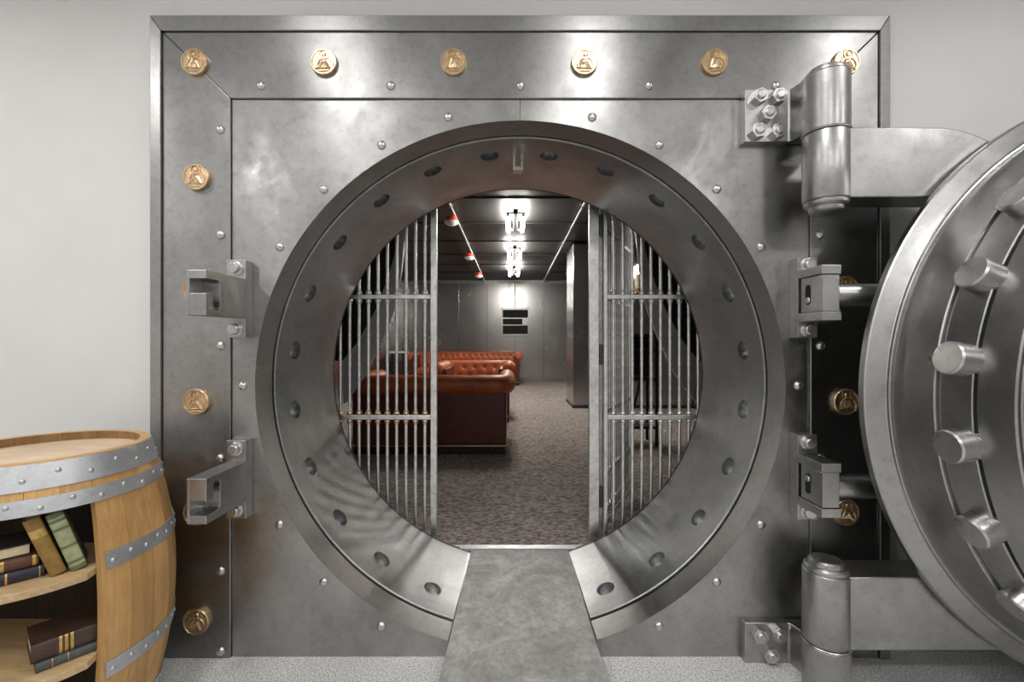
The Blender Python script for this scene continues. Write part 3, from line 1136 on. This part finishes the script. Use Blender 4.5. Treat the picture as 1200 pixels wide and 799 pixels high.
def stave(a0, a1, z0, z1, nzs):
    mb = MB()
    th = .024
    da = .0015
    a0 += da
    a1 -= da
    na = 3
    vs = []
    for j in range(nzs + 1):
        z = z0 + (z1 - z0) * j / nzs
        for (rad) in (RZ(z), RZ(z) - th):
            for i in range(na + 1):
                a = a0 + (a1 - a0) * i / na
                vs.append((BX + rad * math.cos(a), BY + rad * math.sin(a), z))
    m = 2 * (na + 1)
    fs = []
    for j in range(nzs):
        for i in range(na):
            fs.append((j * m + i, j * m + i + 1, (j + 1) * m + i + 1, (j + 1) * m + i))
            q = na + 1
            fs.append((j * m + q + i + 1, j * m + q + i, (j + 1) * m + q + i, (j + 1) * m + q + i + 1))
        fs.append((j * m, (j + 1) * m, (j + 1) * m + na + 1, j * m + na + 1))
        fs.append((j * m + na, j * m + 2 * na + 1, (j + 1) * m + 2 * na + 1, (j + 1) * m + na))
    for i in range(na):
        fs.append((i + 1, i, na + 1 + i, na + 2 + i))
        b = nzs * m
        fs.append((b + i, b + i + 1, b + na + 2 + i, b + na + 1 + i))
    mb.add(vs, fs)
    o = mb.build('stave', 'oak', bs, 40)
    o.data.materials.append(MATS['oak_toasted_shade'])
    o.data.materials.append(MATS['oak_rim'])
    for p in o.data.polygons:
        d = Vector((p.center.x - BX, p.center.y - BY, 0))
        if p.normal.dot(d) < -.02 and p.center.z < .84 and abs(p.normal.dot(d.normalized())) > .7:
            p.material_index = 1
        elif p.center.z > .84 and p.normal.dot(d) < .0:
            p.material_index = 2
    return o


NB, NO = 17, 10
span = 2 * PI - (OP1 - OP0)
for k in range(NB):
    stave(OP1 + span * k / NB, OP1 + span * (k + 1) / NB, 0.0, BH, 14)
for k in range(NO):
    a, b = OP0 + (OP1 - OP0) * k / NO, OP0 + (OP1 - OP0) * (k + 1) / NO
    stave(a, b, .772, BH, 3)
    stave(a, b, 0, .105, 3)


def hoop(z0, z1, a0, a1, nr, stag):
    th = .0035
    mb = MB()
    pr = [(RZ(z0) + .0005, z0), (RZ(z0) + th, z0), (RZ((z0 + z1) / 2) + th, (z0 + z1) / 2), (RZ(z1) + th, z1), (RZ(z1) + .0005, z1)]
    mb.lathe(pr, (BX, BY, 0), 'z', 72, a0, a1, closed_prof=True)
    o = mb.build('hoop', 'galvanised', bs, 30)
    for k in range(nr):
        a = a0 + (a1 - a0) * (k + .35) / nr
        z = (z0 + z1) / 2 + (stag if k % 2 else -stag)
        r_ = RZ(z) + th
        key = 'hooprivet'
        if key not in protos:
            protos[key] = MB().lathe([(0, .0035), (.004, .003), (.0065, .001), (.007, -.001), (0, -.001)], (0, 0, 0), 'x', 10).build('rivet', 'galvanised', o, 50)
            rv = protos[key]
        else:
            rv = protos[key].copy()
            C.objects.link(rv)
            rv.parent = o
        rv.location = (BX + r_ * math.cos(a), BY + r_ * math.sin(a), z)
        rv.rotation_euler = (0, 0, a)
    return o


hoop(.818, .882, 0, 2 * PI, 26, .008)
hoop(.758, .798, 0, 2 * PI, 30, .006)
hoop(.572, .618, OP1 + .035, OP1 + span - .035, 26, .004)
hoop(.270, .318, OP1 + .035, OP1 + span - .035, 26, .004)
hoop(.086, .124, 0, 2 * PI, 30, .006)
hoop(.002, .066, 0, 2 * PI, 26, .008)
# head boards, recessed under the rim
HRd = RZ(.85) - .0255
cuts = [-HRd + 2 * HRd * k / 6 for k in range(7)]
for k in range(6):
    a, b = cuts[k] + .0006, cuts[k + 1] - .0006
    # boards run along a slanted direction
    poly = []
    n = 12
    for i in range(n + 1):
        v = a + (b - a) * i / n
        poly.append((math.sqrt(max(0, HRd ** 2 - v * v)), v))
    for i in range(n, -1, -1):
        v = a + (b - a) * i / n
        poly.append((-math.sqrt(max(0, HRd ** 2 - v * v)), v))
    ca, sa = math.cos(R(20)), math.sin(R(20))
    pol = [(BX + p[0] * ca - p[1] * sa, BY + p[0] * sa + p[1] * ca) for p in poly]
    MB().prism(pol, 'z', .838, .856).build('head_board', 'oak_head', bs, 0)


def shelf_disc(z):
    th = .02
    n = 64
    ring_t, ring_b = [], []
    for k in range(n):
        a = 2 * PI * k / n
        aa = (a + PI) % (2 * PI) - PI
        inside = OP0 + .02 < aa < OP1 - .02
        r_ = (RZ(z) - .003) if inside else (RZ(z) - .026)
        ring_t.append((BX + r_ * math.cos(a), BY + r_ * math.sin(a)))
    return MB().prism(ring_t, 'z', z - th, z).build('shelf', 'oak_shelf', bs, 0, .002)


Z1, Z2, Z3 = .580, .345, .105
for z in (Z1, Z2, Z3):
    shelf_disc(z)
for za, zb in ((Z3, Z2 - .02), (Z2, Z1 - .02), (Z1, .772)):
    MB().box(BX - .285, BX + .285, 1.40, 1.412, za + .0005, zb - .0005).build('back_panel', 'oak_toasted_shade', bs, 0)  # added dark sheets standing in for the shade deep in the barrel


# ================================================================== books
def book(label, loc, rot, L, T, D, cover, deco=(), group='old books in the barrel shelf', round_spine=True):
    """spine faces local -y, length along x, thickness along z"""
    o = bpy.data.objects.new('book', None)
    o.empty_display_size = .05
    C.objects.link(o)
    o.location = loc
    o.rotation_euler = rot
    tag(o, label, 'book', group)
    ct = .0028
    mb = MB()
    mb.box(0, L, .004, D, 0, ct)
    mb.box(0, L, .004, D, T - ct, T)
    # rounded spine
    prof = []
    n = 8
    for i in range(n + 1):
        a = PI * i / n
        prof.append((.004 - .006 * math.sin(a), T / 2 - (T / 2) * math.cos(a)))
    inner = [(.0075 - .005 * math.sin(PI * i / n), T / 2 - (T / 2 - ct) * math.cos(PI * i / n)) for i in range(n, -1, -1)]
    mb.prism(prof + inner, 'x', 0, L)
    mb.build('cover', cover, o, 40)
    pg = MB().box(.003, L - .003, .008, D - .004, ct + .0002, T - ct - .0002)
    pg.build('page_block', 'pages', o, 0)
    for (x0, x1, m) in deco:
        d = MB()
        pr = []
        for i in range(n + 1):
            a = PI * (.08 + .84 * i / n)
            pr.append((.0035 - .006 * math.sin(a), T / 2 - (T / 2) * math.cos(a)))
        pr2 = [(p[0] + .004, p[1]) for p in pr][::-1]
        d.prism(pr + pr2, 'x', x0, x1)
        d.build('spine_band', m, o, 40)
    return o


E45 = R(46)
book('flat navy cloth book at the bottom of the stack of three', (-1.352, 1.078, Z1), (0, 0, E45), .170, .030, .135, 'book_navy', [(.160, .1625, 'gilt'), (.100, .104, 'gilt'), (.075, .079, 'gilt')])
book('brown leather book lying between the navy book and the one showing its pages', (-1.350, 1.090, Z1 + .0302), (0, 0, E45), .150, .030, .13, 'book_brown', [(.138, .145, 'gilt'), (.082, .088, 'gilt')])
book('black book with its pale page edges showing, top of the stack of three', (-1.354, 1.282, Z1 + .0604), (0, 0, E45 + PI), .140, .030, .125, 'book_black')


def lean_book(label, x, y, z, az, lean, H, T, D, cover, deco):
    th = -(PI / 2 + lean)
    M = Matrix.Rotation(az, 4, 'Z') @ Matrix.Rotation(th, 4, 'Y')
    return book(label, (x, y, z + T * math.sin(lean)), M.to_euler(), H, T, D, cover, deco)


lean_book('green book with pale leaf print, leaning upright against the ochre book', -1.160, 1.243, Z1, R(44), R(17), .168, .034, .115, 'book_green', [(.012, .020, 'sage_print'), (.028, .066, 'sage_print'), (.074, .118, 'sage_print'), (.126, .142, 'sage_print'), (.150, .156, 'sage_print')])
lean_book('ochre book with a gilt band on its spine, leaning upright in the barrel', -1.188, 1.213, Z1, R(44), R(18), .165, .032, .115, 'book_ochre', [(.112, .134, 'gilt')])
book('thin slate ledger lying under the thick brown book', (-1.222, 1.166, Z2), (0, 0, R(50)), .144, .024, .12, 'book_slate', [(.030, .032, 'gilt'), (.060, .062, 'gilt')])
book('thick dark brown leather book with gilt ornament, lying on the slate ledger', (-1.232, 1.164, Z2 + .0242), (0, 0, R(50)), .150, .048, .125, 'book_dark_brown', [(.052, .058, 'gilt'), (.063, .069, 'gilt'), (.074, .080, 'gilt')])
